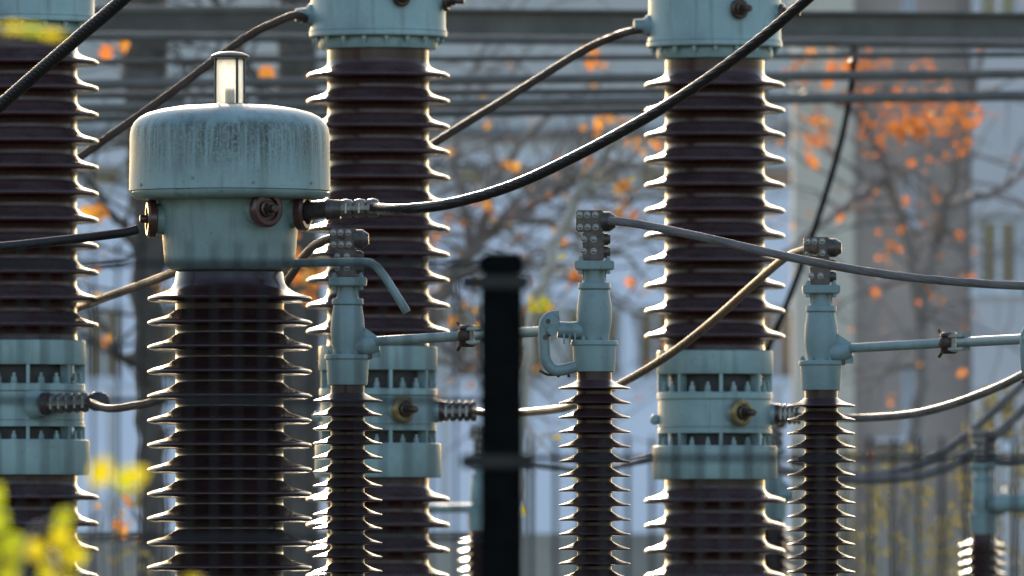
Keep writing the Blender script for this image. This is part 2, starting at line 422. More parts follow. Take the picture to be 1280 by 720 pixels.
# sight glass
sg = MB().lathe([(15.5*s, zt(74)), (17*s, zt(77)), (17.5*s, zt(128)), (17.5*s, zt(131.5))], 32, cap=False).build('sight_glass', M['sight'], ct)
MB().lathe([(6*s, zt(64.2)), (14*s, zt(65)), (20*s, zt(67)), (23.5*s, zt(69)), (24*s, zt(70.5)), (23*s, zt(72.2)), (17*s, zt(73.4)), (15*s, zt(74.5)), (4*s, zt(74.6))], 40).build('cap', M['capmetal'], sg)
MB().lathe([(5.5*s, zt(110)), (6*s, zt(112)), (6*s, zt(130.5))], 16).build('float', M['steel'], sg)
for a in (-58, 0, 62, 180):
    c = Vector((17.8*s*math.cos(R(a)), 17.8*s*math.sin(R(a)), 0))
    MB().cyl(c + Vector((0,0,zt(131))), c + Vector((0,0,zt(73.5))), 1.7*s, None, 8).build('guard_rod', M['capmetal'], sg)
MB().lathe([(18.5*s, zt(129)), (20*s, zt(130)), (20*s, zt(133))], 32).build('seat_ring', M['ring'], sg)
# terminals
def tdir(a): return Vector((math.sin(R(a)), -math.cos(R(a)), 0))      # 0 = towards the street, 90 = right
for a, zz, L, r, sl in ((25, 264, 20, 23, 22), (-82, 274, 13, 24, 16), (70, 266, 13, 24, 30)):
    d = tdir(a); c = d * (82*s) + Vector((0, 0, zt(zz)))
    tb, tip = terminal(ct, c, d if a != 25 else (d + Vector((.25,0,0))).normalized(), r*s, L*s, M['teal_body'], M['ring'], 5.2*s, sl*s)
# rear terminal
rt_, rtip = terminal(ct, tdir(170)*(82*s) + Vector((0,0,zt(290))), tdir(170), 22*s, 12*s, M['teal_body'], M['ring'], 5*s, 22*s)
ct_clamp_a = Vector((X(408, 39.85) - xt, -.18, zt(264))); ct_clamp_b = Vector((X(474, 39.8) - xt, -.20, zt(262)))
MB().cyl(tdir(70)*(98*s) + Vector((0,0,zt(266))), ct_clamp_a + Vector((.02, 0, 0)), 12*s, 10*s, 20).build('terminal_sleeve', M['darkmetal'], ct)
MB().cyl(ct_clamp_a + Vector((.0,0,0)), ct_clamp_a + Vector((.05,-.005,0)), 13*s, 12*s, 20).build('sleeve_collar', M['darkmetal'], ct)
lug_clamp(ct, Vector((X(425, 39.85) - xt, -.19, zt(263))), ct_clamp_b, 11.5*s, M['alu'], 3)
# bent rod at the foot of the body
rod = spline([Vector((70*s, .02, zt(330))), Vector((100*s, .0, zt(328.5))), Vector((165*s, -.02, zt(327.5))), Vector((180*s, -.025, zt(331))), Vector((190*s, -.03, zt(341))), Vector((208*s, -.035, zt(368))), Vector((222*s, -.04, zt(391)))], 8)
MB().sweep(rod, 5.2*s, 14).build('bent_rod', M['teal_post'], ct)
CTW = Vector((xt, YT, 0))

# ------------------------------------------------------------------ the three tall columns
YB = 46.6; SB = YB / F
def zB(py): return CAMZ + (720 - py) * SB
rib_bolt = bolt_mesh(4.0*SB, 13*SB, M['teal'])
def rim_bolt_mesh():
    mb = MB().lathe([(3.4*SB, 0), (3.4*SB, -5*SB)], 6); mb.lathe([(1.8*SB, -5*SB), (1.8*SB, -8*SB)], 8); return mb.mesh('bolt', M['teal'], 30)
rim_bolt = rim_bolt_mesh()
def column(px, Y, label, group, rot, variant):
    o = thing('insulator_column', label, 'insulator', (X(px, Y), Y, 0), group)
    q = SB
    head = MB().lathe([(r*q, zB(y)) for r, y in [(10, -152), (40, -150), (62, -144), (76, -134), (82, -120), (83.5, -100), (84, -40), (84.5, 34), (85.5, 38), (86.3, 40), (86.3, 45.5), (85, 47), (70, 47.2), (30, 47.2)]], 96).build('head_tank', M['teal'], o)
    MB().lathe([(85*q, zB(38.6)), (86.6*q, zB(38.9)), (86.6*q, zB(39.6)), (85*q, zB(39.9))], 96, cap=False).build('seam', M['teal_in'], head)
    MB().lathe([(73*q, zB(47)), (73.8*q, zB(50)), (73.8*q, zB(58)), (72*q, zB(61.5)), (64*q, zB(62.3)), (30*q, zB(62.4))], 96).build('head_skirt', M['teal'], head)
    for k in range(18):
        a = 2*math.pi*(k + .5)/18 + R(rot)
        put('bolt', rim_bolt, head, (79.5*q*math.cos(a), 79.5*q*math.sin(a), zB(47.1)))
    # head terminals
    for a, y, st in ((18, -1, True), (72, 2, True)):
        if variant == 'C': y += 2
        d = tdir(a); terminal(head, d*(80*q) + Vector((0,0,zB(y))), (d + Vector((.35, 0, 0))).normalized(), 13*q, 8*q, M['teal'], M['stud'], 4.2*q, 24*q)
    d = tdir(-83); c = d*(82*q) + Vector((0,0,zB(19)))
    sb = MB().rings([(c, 15*q), (c + d*5*q, 14*q), (c + d*9*q, 9*q), (c + d*22*q, 8*q)], 20).build('cable_socket', M['teal_post'], head)
    MB().cyl(c + d*3*q, c + d*7*q + Vector((0,0,-12*q)), 8*q, None, 12).build('lug', M['darkmetal'], sb)
    # upper porcelain
    porcelain(o, zB(62.3), zB(94), 32*q, 11, 63*q, 89.7*q, 'big', M['porc'], 'colu', None, .18)
    # middle housing
    h = MB().lathe([(r*q, zB(y)) for r, y in [(60, 433), (72.5, 433.2), (74, 434.5), (74.3, 462), (73.5, 463.2), (48, 463.4), (48, 486), (72, 486.3), (73.5, 487.5), (73.5, 494.5), (71.2, 495.2), (71.0, 496.2), (72, 497), (72, 530), (71, 531), (71, 532), (72.8, 533), (72.8, 538.5), (48, 539), (48, 554), (77.5, 554.2), (79.2, 555.5), (79.5, 594), (78, 597), (64, 597.5), (30, 597.6)]], 96).build('middle_housing', M['teal'], o)
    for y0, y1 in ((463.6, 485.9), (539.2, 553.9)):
        MB().lathe([(57*q, zB(y0)), (57*q, zB(y1))], 64, cap=False).build('slot_shade_ring', M['slot_shade'], h)  # dark ring added in the slots, their shade put into its colour
    for k in range(8):
        a = R(-90 + 5.4 + rot) + k * math.pi / 4
        rm = Matrix.Rotation(a, 3, 'Z')
        for (y0, y1) in ((463, 486.5), (538.5, 554.3)):
            MB().box(Vector((math.cos(a), math.sin(a), 0)) * 66.5*q + Vector((0, 0, (zB(y0) + zB(y1))/2)), (13*q, 4.5*q, zB(y0) - zB(y1) + .001), rm).build('rib', M['teal'], h, bevel=.0012)
        for da in (-.15, .15):
            b = a + math.pi/8 + da
            put('bolt', rib_bolt, h, (68*q*math.cos(b), 68*q*math.sin(b), zB(486.4)), rz=b)
            put('bolt', rib_bolt, h, (68.5*q*math.cos(b), 68.5*q*math.sin(b), zB(554.2)), rz=b, scale=(.85, .85, .8))
    ends = {}
    if variant != 'A':
        d = tdir(21); terminal(h, d*(68*q) + Vector((0,0,zB(513))), (d + Vector((.45,0,0))).normalized(), 17*q, 10*q, M['teal'], M['brass'], 4.5*q, 26*q)
        d = tdir(88); c = d*(66*q) + Vector((0,0,zB(514)))
        hb = MB().rings([(c, 15*q), (c + d*10*q, 14*q), (c + d*12*q, 10*q)], 24).build('terminal_boss', M['teal'], h)
        MB().cyl(c + d*9*q, c + d*16*q, 13.5*q, 13.5*q, 24).build('ring', M['ring'], hb)
        lug_clamp(h, c + d*15*q, c + d*(58 if variant == 'B' else 44)*q, 12.5*q, M['alu'], 5)
        ends['r'] = c + d*(57 if variant == 'B' else 43)*q
        c = tdir(-86)*(72*q) + Vector((0,0,zB(521)))
        MB().ball(c + Vector((-4*q, 0, 0)), 7*q, 14).build('knob', M['teal'], h)
    else:
        d = tdir(14); c = d*(66*q) + Vector((0,0,zB(512))); dd = Vector((1, -.22, .04)).normalized()
        hb = MB().rings([(c, 20*q), (c + (d+dd)*9*q, 15*q)], 24).build('terminal_boss', M['teal'], h)
        c2 = c + (d + dd)*7*q
        MB().cyl(c2, c2 + dd*9*q, 14*q, 14*q, 24).build('ring', M['ring'], hb)
        lug_clamp(h, c2 + dd*8*q, c2 + dd*58*q, 12*q, M['alu'], 5)
        MB().ball(c2 + dd*70*q, 13*q, 14, (1.1, .9, .95)).build('clamp_nut', M['darkmetal'], h)
        ends['r'] = c2 + dd*56*q
    # lower porcelain
    zl = porcelain(o, zB(597.4), zB(623.5), 32*q, 15, 63.5*q, 89.9*q, 'big', M['porc'], 'coll', None, .3)
    MB().lathe([(66*q, zl + .001), (80*q, zl - .01), (80*q, zl - .05), (104*q, zl - .055), (104*q, zl - .08), (40*q, zl - .081)], 48).build('base_flange', M['teal'], o)
    MB().lathe([(86*q, zl - .082), (86*q, .30)], 40).build('pedestal', M['steel'], o)
    MB().box((0, 0, .152), (.9, .9, .296)).build('footing', M['concrete'], o, bevel=.02)
    ends['s'] = d
    return o, {k: v + o.location for k, v in ends.items() if k == 'r'}
g3 = 'tall brown porcelain columns in a row'
colA, eA = column(31, 45.4, 'tall brown ribbed column whose front cable clamp points at the domed transformer', g3, 0, 'A')
colB, eB = column(472.5, 46.6, 'tall brown ribbed column right behind the post with the bent teal rod', g3, 8, 'B')
colC, eC = column(893.5, 47.5, 'tall brown ribbed column crossed by the rising cable and its brass-ringed terminal', g3, 0, 'C')

# ------------------------------------------------------------------ disconnector posts
YP = 40.4; SP = YP / F
pbolt = None
def ball_bolt():
    mb = MB().ball((0,0,0), 3.2*SP, 10, (1, .7, 1)); mb.cyl((0, .003, 0), (0, -.001, 0), 4*SP, None, 12); return mb.mesh('bolt', M['bolt'], 50)
ballb = ball_bolt()
hexs = bolt_mesh(3.0*SP, 6*SP, M['teal_post'])
def post(px, Y, py_cup, label, group=None, hinge=False, detail=True, cat='insulator', rz=0., mirror=1, name='disconnector_post', nsh=26):
    q = SP; z0 = Z(py_cup, Y)
    o = thing(name, label, cat, (X(px, Y), Y, 0), group)
    def z(k): return z0 + k*q
    zl = porcelain(o, z(2), z(-20), 18.25*q, nsh, 21.5*q, 44.9*q, 'post', M['porc_post'], 'post', None, .3)
    MB().lathe([(23*q, zl + .001), (27*q, zl - .005), (27*q, zl - .04), (40*q, zl - .045), (40*q, zl - .06), (10*q, zl - .061)], 32).build('base_casting', M['teal_post'], o)
    zs = zl - .061
    MB().box((0, 0, zs - .03), (.3, .3, .058)).build('bearing_plate', M['steel'], o, bevel=.004)
    MB().box((0, 0, (zs - .06)/2), (.16, .16, zs - .062)).build('support_pillar', M['steel'], o, bevel=.004)
    cup = MB().lathe([(r*q, z(k)) for r, k in [(18, 39.5), (28.5, 39.2), (29.6, 38), (29.6, 34), (27.6, 32.5), (27.2, 28), (26, 6), (25.2, .5), (23, -.5), (10, -.5)]], 48).build('cup', M['teal_post'], o)
    bulb = MB().lathe([(r*q, z(k)) for r, k in [(15, 103), (18.6, 102.5), (19, 98), (20, 92), (21.2, 84), (22, 74), (22, 66), (21.2, 58), (19.6, 50), (18.4, 44), (18.2, 39.4)]], 48).build('head', M['teal_post'], o)
    MB().lathe([(r*q, z(k)) for r, k in [(14, 112), (19.2, 111.6), (20.3, 110), (20.3, 104.5), (19, 103), (12, 102.8)]], 40).build('collar', M['teal_post'], bulb)
    nk = MB().lathe([(14*q, z(128)), (13.6*q, z(120)), (15*q, z(111.5))], 32).build('neck', M['teal_post'], bulb)
    for sx in (-1, 1):
        MB().box((sx*12.5*q, 0, z(120)), (4*q, 7*q, 15.5*q)).build('gusset', M['teal_post'], nk, bevel=.001)
    fl = MB().box((0, 0, z(133.2)), (49*q, 44*q, 11*q)).build('top_flange', M['teal_post'], o, bevel=.0035)
    for sx in (-1, 1):
        for sy in (-1, 1):
            put('bolt', hexs, fl, (sx*17*q, sy*15*q, z(138.6)))
            MB().lathe([(3*q, z(127.6)), (3*q, z(123))], 6, (sx*17*q, sy*15*q)).build('nut', M['teal_post'], fl)
    for k in range(6):
        a = R(-90 + 25 + 60*k); put('bolt', hexs, cup, (24.5*q*math.cos(a), 24.5*q*math.sin(a), z(39.2)))
    # clamp: riveted plate with round lobes
    cl = MB(); m_ = mirror
    cl.box((-1.5*q, 0, z(157)), (27*q, 17*q, 37*q)); cl.box((-6*q, 0, z(188.5)), (34*q, 19*q, 27*q))
    clo = cl.build('terminal_clamp', M['darkmetal'], o, bevel=.005)
    lobes = MB()
    for kz, kr in ((166, 7.5), (150, 7.5)): lobes.rings([(Vector((11*q, 0, z(kz))), kr*q), (Vector((16*q, 0, z(kz))), kr*q), (Vector((20*q, 0, z(kz))), kr*q*.7)], 16)
    lobes.build('lobe', M['darkmetal'], clo)
    MB().rings([(Vector((9*q, 0, z(188))), 12.5*q), (Vector((19*q, -1*q, z(188))), 12.5*q), (Vector((24*q, -1.2*q, z(188))), 9*q), (Vector((27*q, -1.2*q, z(188))), 7*q)], 24).build('cable_eye', M['darkmetal'], clo)
    for bx, bz in ((-18.5, 196.5), (-9, 196.5), (1, 196.5), (-18, 181), (-8.5, 181), (1.5, 181)):
        put('bolt', ballb, clo, (bx*q, -10.2*q, z(bz)))
    for bx, bz in ((-13.5, 166), (-1, 166), (-13.5, 151), (-1, 151)):
        put('bolt', ballb, clo, (bx*q, -9.2*q, z(bz)))
    if hinge:                                # crank bracket on the left
        MB().rings([(Vector((-14*q, -2*q, z(52))), 12*q), (Vector((-30*q, -3*q, z(52))), 10.5*q), (Vector((-46*q, -4*q, z(53))), 10*q)], 24).build('pivot_boss', M['teal_post'], o)
        br = [Vector((x*q, (-6)*q, z(k))) for x, k in [(-44, 70), (-54, 69), (-61.5, 62), (-63, 48), (-62.5, 30), (-61, 16), (-54, 5), (-44, 2), (-22, 7)]]
        bo = MB().sweep(spline(br, 6), [7.4*q]*6*8 + [7.4*q], 14).build('bracket', M['teal_post'], o)
        MB().rings([(Vector((-54*q, 2*q, z(60))), 11*q), (Vector((-54*q, -13*q, z(60))), 11*q), (Vector((-54*q, -14*q, z(60))), 9.5*q)], 24).build('pivot_disc', M['teal_post'], bo)
        for hx, hz, hr in ((-58, 63, 3.2), (-61, 43, 3.4)):
            MB().rings([(Vector((hx*q, -10*q, z(hz))), hr*q), (Vector((hx*q, -14.6*q, z(hz))), hr*q)], 14).build('bolt_hole', M['darkmetal'], bo)
        for k in range(3):
            MB().box(((-24 - 7*k)*q, -9*q, z(41)), (2.5*q, 8*q, 13*q)).build('fin', M['teal_post'], bo, bevel=.001)
        pl = spline([Vector((x*q, -8*q, z(k))) for x, k in [(-68, 2), (-60, -3), (-50, -3.5), (-24, 1)]], 5)
        MB().sweep(pl, 1.6*q, 8).build('strip', M['rusty'], bo)
        for bx in (-45, -32): MB().ball((bx*q, -8*q, z(-5)), 2.2*q, 8).build('rivet', M['rusty'], bo)
    else:                                    # plain arm socket with gusset on the right
        sk = MB().rings([(Vector((10*q, -4*q, z(50))), 13*q), (Vector((26*q, -6*q, z(50))), 12*q), (Vector((38*q, -7*q, z(52))), 10.5*q), (Vector((41*q, -7*q, z(52))), 8*q)], 24).build('arm_socket', M['teal_post'], o)
        a = MB(); gp = [(16, 78), (40, 62), (40, 56), (14, 56)]
        v = [Vector((x*q, yy*q, z(k))) for yy in (-9, -4) for x, k in gp]
        a.add(v, [(0,1,2,3),(7,6,5,4),(0,4,5,1),(1,5,6,2),(2,6,7,3),(3,7,4,0)]); a.build('gusset', M['teal_post'], sk)
        for k in range(3):
            MB().cyl(Vector(((17+6*k)*q, -10*q, z(46))), Vector(((17+6*k)*q, -10*q, z(33))), 2.6*q, None, 6).build('bolt', M['darkmetal'], sk)
        MB().box((33*q, -5*q, z(40)), (18*q, 10*q, 9*q)).build('socket_foot', M['teal_post'], sk, bevel=.002)
    if rz: o.rotation_euler[2] = rz
    return o
gp_ = 'switch posts of the disconnector'
p430 = post(434.5, 41.6, 481.5, 'slim brown post insulator with pale green head half behind the domed transformer', gp_)
p742 = post(743, 40.4, 465, 'slim brown post insulator with a curved green crank bracket on its head', gp_, hinge=True)
p1025 = post(1026.5, 42.6, 488, 'slim brown post insulator with a straight green arm crossed by the long sagging cable', gp_)
p1340 = post(1343, 41.4, 478, 'slim brown post insulator holding the fork end of the right hand switch arm', gp_, hinge=True)

def arm(postL, postR, pL, pR, pc, dL, dR):
    """tube of postL up to the contact, forked tube of postR; pL, pR picture anchors, pc contact in picture"""
    A = P(pL[0], pL[1], dL); B = P(pR[0], pR[1], dR); f = (pc - pL[0]) / (pR[0] - pL[0]); C = A.lerp(B, f); d = (B - A).normalized()
    r = 6.3*SP; up = Vector((0,0,1)); k = 1/F*40.8
    la = postL.location; ra = postR.location
    t = MB().rings([(A - d*.03 - la, r), (C - d*14*k - la, r), (C - d*12*k - la, r*.8)], 20).build('switch_arm', M['teal_post'], postL)
    e = MB(); e.rings([(C - d*16*k - la, 7.2*k), (C - d*8*k - la, 8.4*k), (C + d*2*k - la, 8.4*k), (C + d*4*k - la, 6*k)], 20)
    e.build('contact_tip', M['rusty'], t)
    t2 = MB().rings([(B + d*.02 - ra, r*1.05), (C + d*30*k - ra, r*1.05), (C + d*28*k - ra, r*.8)], 20).build('switch_arm', M['teal_post'], postR)
    yk = MB()
    for sgn in (-1, 1):
        yk.box(C + d*26*k + up*sgn*8.5*k - ra, (40*k, 12*k, 4.5*k), Matrix((d, d.cross(up)*-1, up)).transposed())
        fg = [C - d*27*k + up*sgn*17*k, C - d*20*k + up*sgn*12.5*k, C - d*8*k + up*sgn*9.6*k, C + d*6*k + up*sgn*9.4*k, C + d*20*k + up*sgn*8.5*k]
        MB().sweep([p - ra for p in spline(fg, 5)], 2.3*k, 8).build('contact_finger', M['rusty'], t2)
    yk.build('yoke', M['teal_post'], t2, bevel=.002)
    MB().rings([(C + up*-14*k - ra, 8*k), (C + up*-12*k - ra, 11*k), (C - up*9*k - ra, 12*k)], 20).build('roller', M['rusty'], t2)
    MB().rings([(C + up*14*k - ra, 8*k), (C + up*12*k - ra, 11*k), (C + up*9*k - ra, 12*k)], 20).build('roller', M['rusty'], t2)
    MB().ball(C + d*1*k - ra, 12.5*k, 16, (1.15, .8, 1.0)).build('contact_block', M['rusty'], t2)
    MB().cyl(C + d*12*k - up*12*k - ra, C + d*12*k + up*12*k - ra, 3.5*k, None, 8).build('pin', M['bolt'], t2)
arm(p430, p742, (472, 426.5), (688, 413.5), 586, 41.58, 40.38)
arm(p1025, p1340, (1064, 435), (1284, 423.5), 1188, 42.58, 41.38)

# the row of posts farther back
gb = 'posts of the farther switch row'
q1 = post(602, 62, 664, 'blurred far post insulator standing beside the black fence post', gb, nsh=28)
q2 = post(966, 62.6, 650, 'blurred far post insulator hidden behind a tall column', gb, nsh=28)
q3 = post(1228, 62, 668, 'blurred far post insulator in front of the yellow bushes', gb, nsh=28)
far_arm = MB().cyl(P(520, 636, 62.4) - q1.location, P(592, 635, 61.95) - q1.location, .024, None, 14).build('switch_arm', M['teal_post'], q1)
MB().cyl(P(1236, 630, 61.95) - q3.location, P(1330, 628, 61.95) - q3.location, .05, None, 14).build('switch_arm', M['teal_post'], q3)

# ------------------------------------------------------------------ cables
def cable(pts, r, label, m='cable', n=14, world=None, name='cable'):
    w_ = [p if isinstance(p, Vector) else P(*p) for p in pts]
    o = MB().sweep(spline(w_, 12), r, n).build(name, M[m], smooth=80)
    return tag(o, label, 'cable')
C0 = CTW
cable([ct_clamp_b + C0 - Vector((.03, 0, 0)), (500, 261.5, 39.6), (560, 255, 39.4), (640, 232, 39.2), (730, 190, 39), (830, 134, 38.7), (920, 72, 38.4), (1010, -2, 38.1), (1120, -105, 37.7)], .0188, 'thick dark cable rising from the transformer clamp across the tall column', 'cable_dark')
cable([(-90, 205, 38.4), (-20, 149, 38.3), (40, 97, 38.2), (100, 45, 38.1), (157, -4, 38), (230, -75, 37.9)], .0222, 'thick black cable with a bright lit edge crossing above the yellow leaf', 'cable_dark')
cable([P(172, 287, 39.92), (150, 291.5, 39.9), (80, 300, 39.8), (0, 308.5, 39.7), (-120, 318, 39.5)], .0168, 'dark cable leading away from the transformer terminal ring over a tall column', 'cable_dark')
cable([P(762, 276, 40.35), (800, 280.5, 40.3), (880, 297, 40.1), (990, 322, 39.9), (1100, 342, 39.7), (1200, 352.5, 39.5), (1290, 357.5, 39.3), (1420, 360, 39)], .0152, 'long grey cable sagging away from the riveted clamp of the crank post')
cable([eB['r'] - Vector((.03,0,0)), P(625, 517, 46.2), (670, 514.5, 45.8), (720, 506, 45.3), (785, 475, 44.8), (840, 441, 44.4), (890, 402, 44), (945, 353, 43.4), (975, 327, 43), (992, 317, 42.75), (1010, 312, 42.6), (1022, 312, 42.58)], .0158, 'bronze cable climbing from a column clamp to the post with the straight arm', 'copper')
cable([eC['r'] - Vector((.03,0,0)), (1030, 521.5, 47.2), (1080, 522.5, 47), (1150, 516, 46.6), (1220, 495, 46.2), (1290, 462, 45.8), (1400, 390, 45.2)], .0165, 'dark cable curving upward behind the post from the brass ringed column')
cable([eA['r'], (135, 510.5, 44.5), (165, 507.5, 44.2), (200, 499, 43.9), (260, 463, 43.4), (320, 402, 42.9), (362, 347, 42.4), (380, 320, 42), (398, 304, 41.75), (418, 297, 41.62), (432, 296, 41.6)], .0158, 'cable running from the front clamp of a column behind the transformer', 'brown_cable')
cable([(34, 505, 45.9), (38, 440, 46.2), (70, 398, 46.3), (110, 380, 45.6), (160, 362, 44.2), (215, 341, 42.6), (260, 315, 41.2), rtip + C0], .0165, 'brown cable sloping up to the back of the domed transformer', 'brown_cable')
hl = lambda c: c.location + tdir(-83)*(90*SB) + Vector((0, 0, zB(24)))
cable([hl(colC), P(792, 38.5, 47.5), (770, 45, 47.6), (725, 66, 47.7), (640, 119, 47.6), (545, 178, 47.4), (495, 215, 47.35), (474, 260, 47.35), (472, 380, 47.3), (472, 500, 46.85)], .0162, 'brown cable sloping between the heads of two tall columns behind the rising dark cable', 'brown_cable')
cable([hl(colB), P(370, 19, 46.5), (345, 28, 46.5), (300, 52, 46.5), (200, 126, 46.4), (105, 193, 46.3), (60, 228, 46.2), (36, 275, 46.2), (32, 380, 46.1), (31, 500, 45.65)], .0165, 'brown cable passing behind the sight glass from the column head', 'brown_cable')
far1 = cable([q1.location + Vector((0,0,Z(664,62) + .53)), P(640, 574, 62), (690, 584, 62), (745, 588, 62.2), (800, 576, 62.4), (850, 560, 62.5), q2.location + Vector((0,0,Z(650,62.6) + .53))], .017, 'far thin cable slung behind the crank post near the fence post')
cable([(960, 585, 62), (1030, 597, 62), (1100, 599, 62), (1160, 592, 62), (1210, 570, 62), (1260, 530, 62), (1330, 460, 62)], .026, 'far blurred grey cable sweeping up over the yellow bushes, lower of the pair')
cable([(990, 575, 63), (1060, 594, 63), (1130, 588, 63), (1190, 558, 63), (1240, 516, 63), (1320, 440, 63)], .024, 'far blurred grey cable sweeping up over the yellow bushes, upper of the pair')
cable([q3.location + Vector((-.05,0,Z(668,62) + .52)), P(1250, 577, 62), (1300, 573, 62), (1400, 570, 62)], .02, 'far short cable on the clamp of the post before the bushes')

# ------------------------------------------------------------------ gantry and busbars
YG = 68
gan = thing('gantry', 'long grey steel gantry beam spanning above all the columns', 'gantry', (0, YG, 0))
a = P(-300, 24, YG); b = P(1560, 37, YG); off = Vector((0, YG, 0))
d = (b - a).normalized(); mm = Matrix((d, Vector((0,1,0)), d.cross(Vector((0,1,0))))).transposed(); L = (b - a).length
MB().box((a + b)/2 - off, (L, .05, 30*YG/F), mm).build('beam_web', M['beam'], gan)
MB().box((a + b)/2 - off + Vector((0,0,17*YG/F)), (L, .16, 3.4*YG/F), mm).build('top_flange', M['steel'], gan)
MB().box((a + b)/2 - off - Vector((0,0,16.2*YG/F)), (L, .16, 2.2*YG/F), mm).build('bottom_flange', M['beam'], gan)
for px in (-300, 1560):
    MB().box((X(px, YG), .1, 3.2), (.3, .3, 6.4)).build('column', M['beam'], gan, bevel=.01)
tubes = [((-280, 42), (1540, 57.5), 9.5, 66.5, 'long busbar tube closest under the gantry beam'), ((-280, 80), (1540, 66), 6, 66.9, 'thin second busbar tube under the gantry beam'),
         ((-280, 110), (1540, 89), 10, 66.2, 'third busbar tube under the gantry beam'), ((-280, 122.5), (960, 112.5), 7.5, 67.2, 'fourth thinner busbar tube that ends behind a tall column'),
         ((-280, 141), (1540, 116), 10.5, 66.0, 'fifth thick busbar tube under the gantry beam'), ((-280, 154), (940, 136), 8.5, 66.6, 'lowest busbar tube under the gantry'),
         ((-280, 13), (420, 12), 9, 67.6, 'short grey tube running level above the gantry beam')]
for k, (p0, p1, dm, Y, lab) in enumerate(tubes):
    A = P(p0[0], p0[1], Y); B = P(p1[0], p1[1], Y)
    tag(MB().cyl(A, B, dm*.6*Y/F, None, 16).build('busbar_tube', M['steel']), lab, 'tube', 'busbar tubes under the gantry')
st = thing('string_insulator', 'dark hanging string insulator under the gantry beam with a wire below', 'insulator', P(1067, 47, 67.6))
for k in range(5):
    MB().lathe([(.012, .0), (.03, -.01), (.038, -.022), (.03, -.027), (.012, -.03)], 20).build('disc', M['porc'], st, (0, 0, -.005 - .03*k))
MB().cyl((0,0,.0), (0,0,-.17), .01, None, 10).build('rod', M['darkmetal'], st)
cable([(1067, 80, 67.6), (1063, 115, 67.5), (1049, 185, 67), (1015, 295, 66.5), (972, 408, 66), (935, 490, 66)], .018, 'dark wire hanging from the string insulator down behind a tall column', 'fence')

# ------------------------------------------------------------------ wire mesh fence and its post, near
YF = 23.7; sf = YF / F
fp = thing('fence_post', 'black square fence post with two panel clamps, blurred in the foreground', 'post', (X(627, YF), YF, 0))
MB().box((0, 0, Z(344, YF)/2), (53*sf, 48*sf, Z(344, YF))).build('shaft', M['fence'], fp, bevel=.006)
MB().box((0, 0, Z(331, YF)), (56*sf, 52*sf, 28*sf)).build('cap', M['fence'], fp, bevel=.008)
for y in (353, 577, 801, 1025):
    MB().box((-8*sf, -.002, Z(y, YF)), (86*sf, 57*sf, 17*sf)).build('clamp', M['fence_clamp'], fp, bevel=.004)
wire_cache = {}
def wire(z0, z1, parent, x, rad):
    k = (round(z0, 3), round(z1, 3))
    if k not in wire_cache:
        wire_cache[k] = MB().cyl((0,0,z0), (0,0,z1), rad, None, 6).mesh('vertical_wire', M['mesh'], 60)
    put('vertical_wire', wire_cache[k], parent, (x, 0, 0))
def panel(px0, px1, ytop, dy, n, label, rad):
    o = thing('mesh_fence', label, 'fence', (0, YF, 0), 'wire mesh fence panels')
    x = px0; zt_ = Z(ytop - 27, YF)
    while x <= px1:
        wire(.06, zt_, o, X(x, YF), rad); x += 30.2
    for k in range(n):
        for dy_ in (-.008, .008):
            MB().box((X((px0 + px1)/2, YF), dy_, Z(ytop + k*dy, YF)), ((px1 - px0 + 12)*sf, .006, 7*sf)).build('horizontal_bar', M['mesh'], o)
panel(-276, 595, 330, 171, 11, 'wire mesh fence panel that reaches higher, beside the domed transformer', .0031)
panel(664, 1540, 573, 171, 9, 'wire mesh fence panel with the lower top edge, before the slim posts', .0046)

# ------------------------------------------------------------------ leaves
def leaf_mesh(name, L, W, m, fold=.18, n=6):
    v = [(0, 0, 0)]; f = []
    prof = [(.12, .35), (.3, .85), (.5, 1.0), (.7, .8), (.88, .4)]
    pts = []
    for t, q in prof:
        z = math.sin(t*math.pi)*fold*L*.4
        pts.append(((t*L, -q*W/2, z + fold*W*.4*q), (t*L, 0, z), (t*L, q*W/2, z + fold*W*.4*q)))
    for a, b, c in pts: v += [a, b, c]
    v.append((L, 0, 0)); e = len(v) - 1
    f += [(0, 1, 2), (0, 2, 3)]
    for k in range(4):
        i = 1 + 3*k; f += [(i, i+3, i+4, i+1), (i+1, i+4, i+5, i+2)]
    i = 13; f += [(i, e, i+1), (i+1, e, i+2)]
    me = bpy.data.meshes.new(name); me.from_pydata(v, [], f); me.materials.append(m)
    me.polygons.foreach_set('use_smooth', [True]*len(me.polygons)); return me
YL = 19.0; sl = YL / F
sh = thing('shrub', 'yellow leaved shrub in the near foreground, strongly blurred', 'shrub', (X(20, YL), YL, 0))
lm = leaf_mesh('leaf', .054, .042, M['yellow_leaf'])
rnd = random.Random(3)
def L3(px, py, dd=0): return P(px, py, YL + dd) - sh.location
stems = [[(20, 2500), (22, 1500), (18, 900), (30, 690), (60, 655), (95, 640)], [(20, 2500), (40, 1500), (70, 900), (110, 700), (130, 640), (175, 612)],
         [(20, 2500), (0, 1500), (-10, 900), (5, 700), (2, 640)], [(20, 2500), (-30, 1400), (-55, 700), (-45, 300), (-20, 70), (25, 46)], [(20, 2500), (60, 1400), (60, 850), (70, 720), (66, 690)],
         [(20, 2500), (120, 1400), (210, 850), (245, 735), (255, 725)]]
for stp in stems:
    pts = spline([L3(x, y, rnd.uniform(-.15, .15) if y < 2000 else 0) for x, y in stp], 6)
    MB().sweep(pts, [.008*(1 - .75*k/(len(pts)-1)) for k in range(len(pts))], 7).build('stem', M['twig'], sh)
lv = [(2, 655), (10, 690), (0, 715), (40, 690), (44, 712), (68, 700), (95, 690), (98, 712), (94, 655), (108, 640), (130, 612), (168, 620), (172, 608), (20, 724), (70, 730), (118, 728), (38, 48), (62, 52), (14, 44), (248, 724), (-8, 640), (30, 735), (6, 672)]
